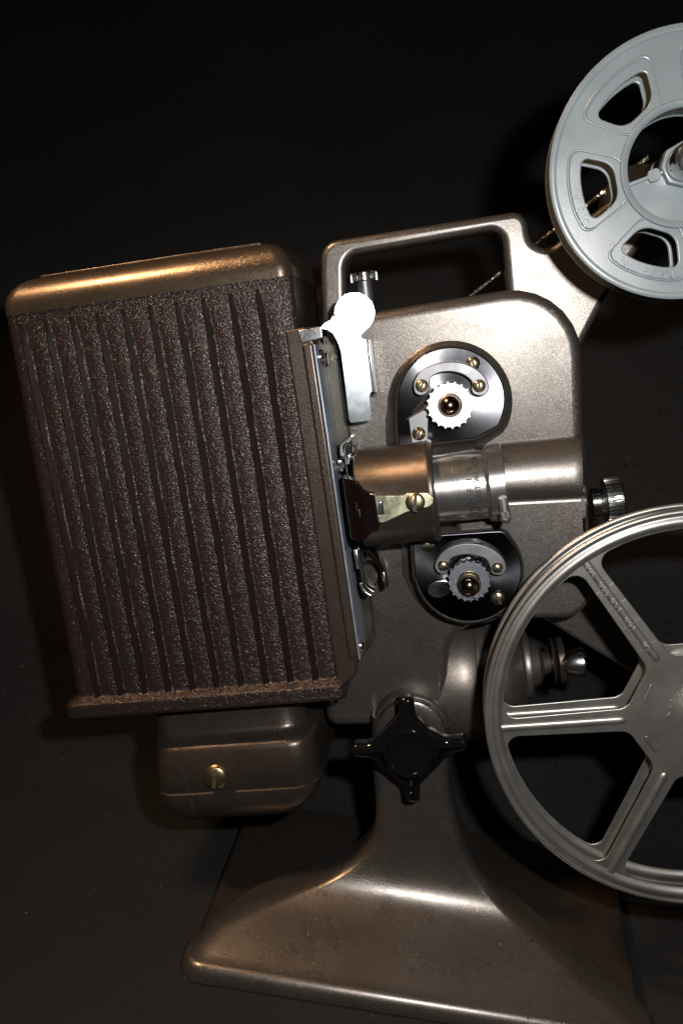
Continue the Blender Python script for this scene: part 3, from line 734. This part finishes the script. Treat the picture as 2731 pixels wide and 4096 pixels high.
# black clamp
ck = m(C6, [(415, 690), (520, 682), (610, 684), (690, 712), (760, 790), (800, 830), (870, 860), (960, 872), (985, 930), (1005, 1100), (1045, 1410), (1030, 1450), (900, 1500), (865, 1570), (800, 1640), (600, 1668), (548, 1640), (510, 1400), (470, 1100)])
cx0, cx1 = P(*C6(420, 1100), .044).x, P(*C6(1030, 1100), .044).x
def cwarp(c):
    t = (c.x - cx0) / (cx1 - cx0)
    t = min(1.1, max(-.1, t)); k = max(0, (c.z - .016) / .028)
    return Vector((c.x, c.y, c.z + k * (.0008 - .014 * max(0, 1 - t * 1.25) ** 2 + (.0022 * ((t - .72) / .28) ** 2 if t > .72 else 0))))
def gridplate():
    # finely divided curved shell: outline columns
    import bmesh
    poly = PP(ck, .0440)
    me = plate_mesh([poly], .016, .0440, .0010, 3)
    bm = bmesh.new(); bm.from_mesh(me)
    for k in range(1, 16):
        x = cx0 + (cx1 - cx0) * k / 16
        bmesh.ops.bisect_plane(bm, geom=bm.verts[:] + bm.edges[:] + bm.faces[:], plane_co=(x, 0, 0), plane_no=(1, 0, 0))
    for v in bm.verts: v.co = cwarp(v.co.copy())
    bm.to_mesh(me); bm.free(); return me
CL_ = finish('lens_clamp', gridplate(), M['clamp'], PROJ, sharp=30)
plate('clamp_window', [PP(m(C6, [(715, 1122), (768, 1120), (792, 1240), (725, 1250)]), .0425)], .038, .0430, M['chrome'], CL_, bev=.0003)

# --- motor
mc = P(1830, 2700, -.022)
def ml(px): return P(px, 2700, -.005).x - mc.x
MOT = lathe('motor_housing', [(ml(1700), .031), (ml(1790), .0325), (ml(1835), .0330), (ml(1905), .0325), (ml(1912), .0318), (ml(1913), .0310), (ml(1925), .0312), (ml(1960), .0310)], (mc.x, mc.y - .006, -.036), (1, 0, 0), M['motor'], PROJ, 96)
ms = [(1960, .0310), (2020, .0300), (2060, .0270), (2095, .0215), (2108, .0180), (2112, .0165)]
lathe('motor_end_bell', [(ml(a), r) for a, r in ms], (mc.x, mc.y - .004, -.036), (1, 0, 0), M['motor'], PROJ, 96)
lathe('motor_bearing', [(ml(2108), .0170), (ml(2118), .0175), (ml(2135), .0170), (ml(2140), .0120), (ml(2175), .0105), (ml(2195), .0060), (ml(2230), .0045)], (mc.x, mc.y - .002, -.034), (1, 0, 0), M['motor'], PROJ, 64)
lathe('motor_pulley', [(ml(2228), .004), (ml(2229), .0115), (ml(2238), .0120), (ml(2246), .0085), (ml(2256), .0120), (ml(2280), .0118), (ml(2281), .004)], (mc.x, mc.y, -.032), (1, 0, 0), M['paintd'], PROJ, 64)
lathe('motor_shaft_knob', [(ml(2262), .004), (ml(2280), .0055), (ml(2290), .0062), (ml(2330), .0072), (ml(2352), .0074), (ml(2362), .0066), (ml(2363), 0)], (mc.x, mc.y + .001, -.024), (1, 0, 0), M['chrome'], PROJ, 64)
# --- speed knob at the front edge
sk = P(2360, 2012, -.016)
lathe('speed_knob', [(0, .006), (.0005, .0068), (.0040, .0068), (.0045, .0062), (.0058, .0066), (.0060, .0102), (.0066, .0108), (.0136, .0108), (.0142, .0102), (.0142, 0)], sk, (1, .02, 0), M['chrome'], PROJ, 144, mod=lambda a, t, j: (1 + .035 * (1 if (j // 2) % 2 else -1)) if a > .0064 and a < .0153 else 1)

# --- star knob of the tilt pivot
def star_knob():
    cK = P(*CB(1127, 440), .026)
    tips = [P(*CB(*q), .026).xy for q in ((1113, 172), (848, 432), (1146, 684), (1412, 400))]
    pts = []
    for i, tp in enumerate(tips):
        nx_ = tips[(i + 1) % 4]; d = (tp - cK.xy); L = d.length; d.normalize(); q = Vector((-d.y, d.x))
        e = (nx_ - cK.xy).normalized(); Ln = (nx_ - cK.xy).length
        w = .0036
        # order: counter-clockwise starting at the tip
        pts += [tp - q * w * .9 - d * .0014, tp - q * w * .45 - d * .0002, tp, tp + q * w * .45 - d * .0002, tp + q * w * .9 - d * .0014]
        mid = (d + e).normalized(); cm = cK.xy + mid * .0146
        p0 = tp + q * w * 1.15 - d * L * .34; p1 = nx_ - Vector((-e.y, e.x)) * w * 1.15 - e * Ln * .34
        pts += [tp + q * w * .98 - d * L * .15, p0, cm + (p0 - cm) * .38, cm, cm + (p1 - cm) * .38, p1, nx_ - Vector((-e.y, e.x)) * w * .98 - e * Ln * .15]
    pts.append(pts[0]); out = smooth_path(pts, 5)[:-1]
    k = plate('tilt_knob', [out], .0175, .0262, M['bakelite'], PROJ, bev=.0026, res=5)
    lathe('knob_hub', [(-.002, .0118), (.0006, .0116), (.0012, .0108), (.0010, .0100), (.0002, .0094), (-.0002, .006), (-.0002, 0)], (cK.x, cK.y, .0262), (0, 0, 1), M['bakelite'], k, 64)
    lathe('knob_stem', [(-.014, .0062), (.003, .0062)], (cK.x, cK.y, .0175), (0, 0, 1), M['bakelite'], k, 40)
star_knob()

# --- spring belt between body and upper reel pulley
def helix(name, a, b, R, r, pitch, parent):
    a, b = Vector(a), Vector(b); L = (b - a).length; x, y, z = basis(b - a); turns = L / pitch; n = int(turns * 9)
    pts = [a + z * (L * i / n) + x * (R * math.cos(2 * PI * turns * i / n)) + y * (R * math.sin(2 * PI * turns * i / n)) for i in range(n + 1)]
    return tube(name, pts, r, M['belt'], parent, 5)
helix('spring_belt', P(1870, 1192, -.030), P(2592, 628, -.030), .00072, .00042, .00082, PROJ)
# upper arm hub, seen through the reel
UPC = Vector((.14810, .12328, 0)); LOC = Vector((.14438, -.09506, 0))
lathe('reel_spindle_bearing', [(-.040, .0145), (-.020, .0145), (-.018, .0135), (-.004, .0095), (.022, .0080), (.030, .0075)], (UPC.x, UPC.y, 0), (0, 0, 1), M['paint'], PROJ, 64)
lathe('belt_pulley', [(-.036, .010), (-.034, .011), (-.031, .0095), (-.028, .011), (-.026, .010)], (UPC.x, UPC.y, 0), (0, 0, 1), M['paintd'], PROJ, 64)
lathe('reel_spindle', [(.02, .0042), (.050, .0042), (.0505, .0060), (.0600, .0062), (.0625, .0055), (.064, .003), (.0645, 0)], (UPC.x, UPC.y, 0), (0, 0, 1), M['chrome'], PROJ, 64)
lathe('reel_spindle', [(-.03, .0085), (.02, .0085), (.021, .0042), (.055, .0042), (.056, .003), (.056, 0)], (LOC.x, LOC.y, 0), (0, 0, 1), M['chrome'], PROJ, 64)

# ------------------------------------------------------------------ film reels
def reel_frame(c, n): return BF @ Matrix.Translation((c.x, c.y, n))
def polar(r, a): return Vector((r * math.cos(a), r * math.sin(a)))
def arc_letters(txt, R, mid_deg, step_deg, size, depth, z):
    items = []; n = len(txt)
    for i, ch in enumerate(txt):
        if ch == ' ': continue
        a = math.radians(mid_deg - (i - (n - 1) / 2) * step_deg)      # clockwise, tops outward
        me = text_mesh(ch, size, depth, .00005)
        rot = Matrix.Rotation(a - PI / 2, 4, 'Z'); p = polar(R, a)
        items.append((me, lambda c, rot=rot, p=p: (rot @ c) + Vector((p.x, p.y, z))))
    return join_meshes(items)
def upper_reel():
    nF = .0500; R = .0476
    fr = reel_frame(UPC, nF)
    root = empty('film_reel', fr, 'small grey plastic film reel with oval windows on the upper arm', 'film reel')
    W_ = .0125
    def window(a_deg, grow=0.0, g2=0.0):
        a = math.radians(a_deg); pts = []
        ro, ri = .0362 + grow, .0248 - grow * .7
        ha_o, ha_i = math.radians(18.5) + grow * 15, math.radians(15) + grow * 18
        o = [polar(ro, a + ha_o - 2 * ha_o * t) for t in [0] + list(np.linspace(.24, .76, 7)) + [1]]
        i_ = [polar(ri, a - ha_i), polar(ri, a + ha_i)]
        poly = o + i_
        return rounded(poly, [.0052 + grow * .2] + [0] * 7 + [.0052 + grow * .2, .0066, .0066], 7)
    wins = [66, 126, 186, 246, 306, 6]
    def flange(name, z0, z1, parent):
        return plate(name, [circle((0, 0), R, 160)] + [window(a)[::-1] for a in wins] + [circle((0, 0), .0196, 90)[::-1]], z0, z1, M['grey'], parent, bev=.0005, res=3, frame=fr)
    f1 = flange('front_flange', -.0014, 0, root)
    flange('rear_flange', -W_ - .0014, -W_, root)
    # raised rim and shallow pads around the windows
    lathe('rim_bead', [(-.0004, .0450), (.0001, .0451), (.0003, .0455), (.0003, .0471), (0, .0476), (-.0010, .0476)], (0, 0, 0), (0, 0, 1), M['grey'], f1, 160, frame=fr, cap=False)
    for a in wins:
        rings = []
        for off, z in ((.0054, -.0002), (.0051, .0003), (.0048, .0004), (.0044, .0003), (.0041, .0001), (.0038, -.0001)):
            rings.append([(p.x, p.y, z) for p in window(a, off)])
        loft('window_pad', rings, M['grey'], f1, frame=fr, caps=(False, False), sharp=70)
    # inner collar and core
    lathe('collar', [(.0002, .0224), (.0009, .0220), (.0009, .0205), (.0002, .0196), (-.0014, .0194), (-.0014, .0205)], (0, 0, 0), (0, 0, 1), M['grey'], f1, 120, frame=fr, cap=False)
    core = loft('core_drum', [[(.0200 * math.cos(t), .0200 * math.sin(t), z) for t in np.linspace(0, 2 * PI, 91)[:-1]] for z in (-.0010, -W_)], M['grey'], root, frame=fr, caps=(False, False))
    # half web inside the core, with its rib and the hub
    web = circle((0, 0), .0197, 60, math.radians(192), math.radians(372)) + [polar(.004, math.radians(12))]
    wb = plate('half_web', [web], -.0040, -.0024, M['grey'], root, bev=.0002, frame=fr)
    a = math.radians(192)
    d = polar(1, a); q = Vector((-d.y, d.x))
    plate('web_rib', [[d * .0197 + q * .0006, d * .0040 + q * .0006, d * .0040 - q * .0006, d * .0197 - q * .0006]], -.0040, .0004, M['grey'], wb, bev=.0002, frame=fr)
    bc = d * .0105
    plate('web_rib', [rounded([bc + d * .0022 + q * .0022, bc - d * .0022 + q * .0022, bc - d * .0022 - q * .0022, bc + d * .0022 - q * .0022], .0015)], -.0040, .0006, M['grey'], wb, bev=.0003, frame=fr)
    plate('hub', [circle((0, 0), .0080, 8), circle((0, 0), .0060, 40)[::-1]], -.0105, .0012, M['grey'], root, bev=.0006, frame=fr)
    t1 = arc_letters('U.S.A.', .0387, 193.5, 3.8, .0046, .00030, .0006)
    o = finish('raised_lettering', t1, M['grey'], f1, fr)
    t2 = arc_letters('MADE IN', .0387, 247, 4.3, .0046, .00030, .0006)
    o = finish('raised_lettering', t2, M['grey'], f1, fr)
    return root
upper_reel()
def lower_reel():
    nF = .0400; R = .0884
    fr = reel_frame(LOC, nF)
    root = empty('film_reel', fr, 'large grey metal film reel with six straight spokes at the lower right', 'film reel')
    Wd = .0125
    def window(a_mid):
        a = math.radians(a_mid); s0, s1 = a - PI / 6, a + PI / 6
        ro, hw = .0806, .0036
        def sp(r, s, sign, w): # point beside the spoke
            d = polar(1, s); q = Vector((-d.y, d.x)) * sign; return d * math.sqrt(max(0, r * r - w * w)) + q * w
        o0, o1 = sp(ro, s0, 1, .0041), sp(ro, s1, -1, .0041)
        i0, i1 = sp(.0290, s0, 1, .0052), sp(.0290, s1, -1, .0052)
        b0 = math.atan2(o0.y, o0.x); b1 = math.atan2(o1.y, o1.x); db = (b1 - b0) % (2 * PI)
        arc_ = [polar(ro, b0 + db * t) for t in [0] + list(np.linspace(.17, .83, 13)) + [1]]
        return rounded(arc_ + [i1, i0], [.0095] + [0] * 13 + [.0095, .0062, .0062], 8)
    mids = [30 + 60 * k for k in range(6)]
    def flange(name, z0, z1, parent):
        return plate(name, [circle((0, 0), R - .0006, 200)] + [window(a)[::-1] for a in mids] + [circle((0, 0), .0046, 30)[::-1]], z0, z1, M['reelm'], parent, bev=.0003, res=2, frame=fr)
    def spoke_ridge(a, z, parent, up=1):
        s = math.radians(a); d = polar(1, s); q = Vector((-d.y, d.x)); rings = []
        r0, r1 = .0290, .0815
        K = 26
        for i in range(K + 1):
            t = (i / K) ** 2; r = r0 + (r1 - r0) * t; e = math.sqrt(max(0, 1 - max(0, 1 - t * 18) ** 2))
            w = .0017 * e + .00002; h = .0010 * e
            rings.append([(d.x * r + q.x * w * math.cos(b), d.y * r + q.y * w * math.cos(b), z + h * math.sin(b)) for b in np.linspace(0, PI, 13)])
        return loft('spoke_ridge', rings, M['reelm'], parent, frame=fr, caps=(False, False), closed=False, sharp=60)
    rim = [(-.0001, .0806), (.0001, .0813), (.0007, .0819), (.0012, .0828), (.0013, .0837), (.0010, .0847), (.0005, .0854), (.0003, .0861), (.0006, .0867), (.0008, .0873), (.0007, .0879), (.0001, .0885), (-.0007, .0886), (-.0012, .0882), (-.0009, .0860), (-.0009, .0806)]
    f1 = flange('front_flange', -.0009, 0, root)
    lathe('rim_bead', rim, (0, 0, 0), (0, 0, 1), M['reelm'], f1, 200, frame=fr, sharp=50, cap=False)
    f2 = flange('rear_flange', -Wd - .0009, -Wd, root)
    lathe('rim_bead', [(-Wd + z * .9, r) for z, r in rim], (0, 0, 0), (0, 0, 1), M['reelm'], f2, 200, frame=fr, sharp=50, cap=False)
    for k in range(6):
        spoke_ridge(60 * k, 0, f1); spoke_ridge(60 * k, -Wd, f2)
    lathe('core_drum', [(-.0008, .0235), (-Wd, .0235)], (0, 0, 0), (0, 0, 1), M['reelm'], root, 90, frame=fr, cap=False)
    # embossed tabs
    for a in (150, 210, 90, 270, 30, 330):
        s = math.radians(a); d = polar(1, s); q = Vector((-d.y, d.x)); c = d * .0228
        pts = rounded([c + q * .0040 + d * .0008, c - q * .0040 + d * .0008, c - q * .0040 - d * .0008, c + q * .0040 - d * .0008], .0007, 4)
        tb = plate('core_tab', [pts], -.0004, .0004, M['shoe'], f1, bev=.0003, frame=fr)
        tb2 = plate('tab_slot', [[c + q * .0036 + d * .0011, c - q * .0036 + d * .0011, c - q * .0036 + d * .0007, c + q * .0036 + d * .0007]], -.0002, .00015, M['slot'], tb, bev=.00003, res=0, frame=fr)
    # capacity scale on the upper left spoke: numbers on the ridge, tick lines beside it
    s = math.radians(120); d = polar(1, s); q = Vector((-d.y, d.x)); items = []
    for txt, r in (('50', .0385), ('100', .0503), ('150', .0603), ('200', .0689), ('300', .0785)):
        for i, ch in enumerate(txt):
            me = text_mesh(ch, .0036, .00022, .00004)
            rr = r - .0023 * ((len(txt) - 1) / 2 - i) * 1.0 - .001
            rot = Matrix.Rotation(s, 4, 'Z')          # letters run outward along the spoke
            items.append((me, lambda c, rot=rot, rr=rr: rot @ c + Vector((d.x * rr, d.y * rr, .0013))))
        for sg in ((1, -1) if txt != '300' else ()):
            c0 = d * (r - .0015)
            bx = mesh('b', [(*(c0 + q * sg * .0024 + d * .00022), .00004), (*(c0 + q * sg * .0042 + d * .00022), .00004), (*(c0 + q * sg * .0042 - d * .00022), .00004), (*(c0 + q * sg * .0024 - d * .00022), .00004),
                            (*(c0 + q * sg * .0024), .00010), (*(c0 + q * sg * .0042), .00010)], [(0, 1, 5, 4), (2, 3, 4, 5), (1, 2, 5), (3, 0, 4)])
            items.append((bx, lambda c: c))
    finish('embossed_scale', join_meshes(items), M['reelm'], f1, fr)
    t = arc_letters('KEYSTONE', .0120, 118, 16.0, .0030, .00012, .0001)
    finish('embossed_lettering', t, M['reelm'], f1, fr)
    return root
lower_reel()
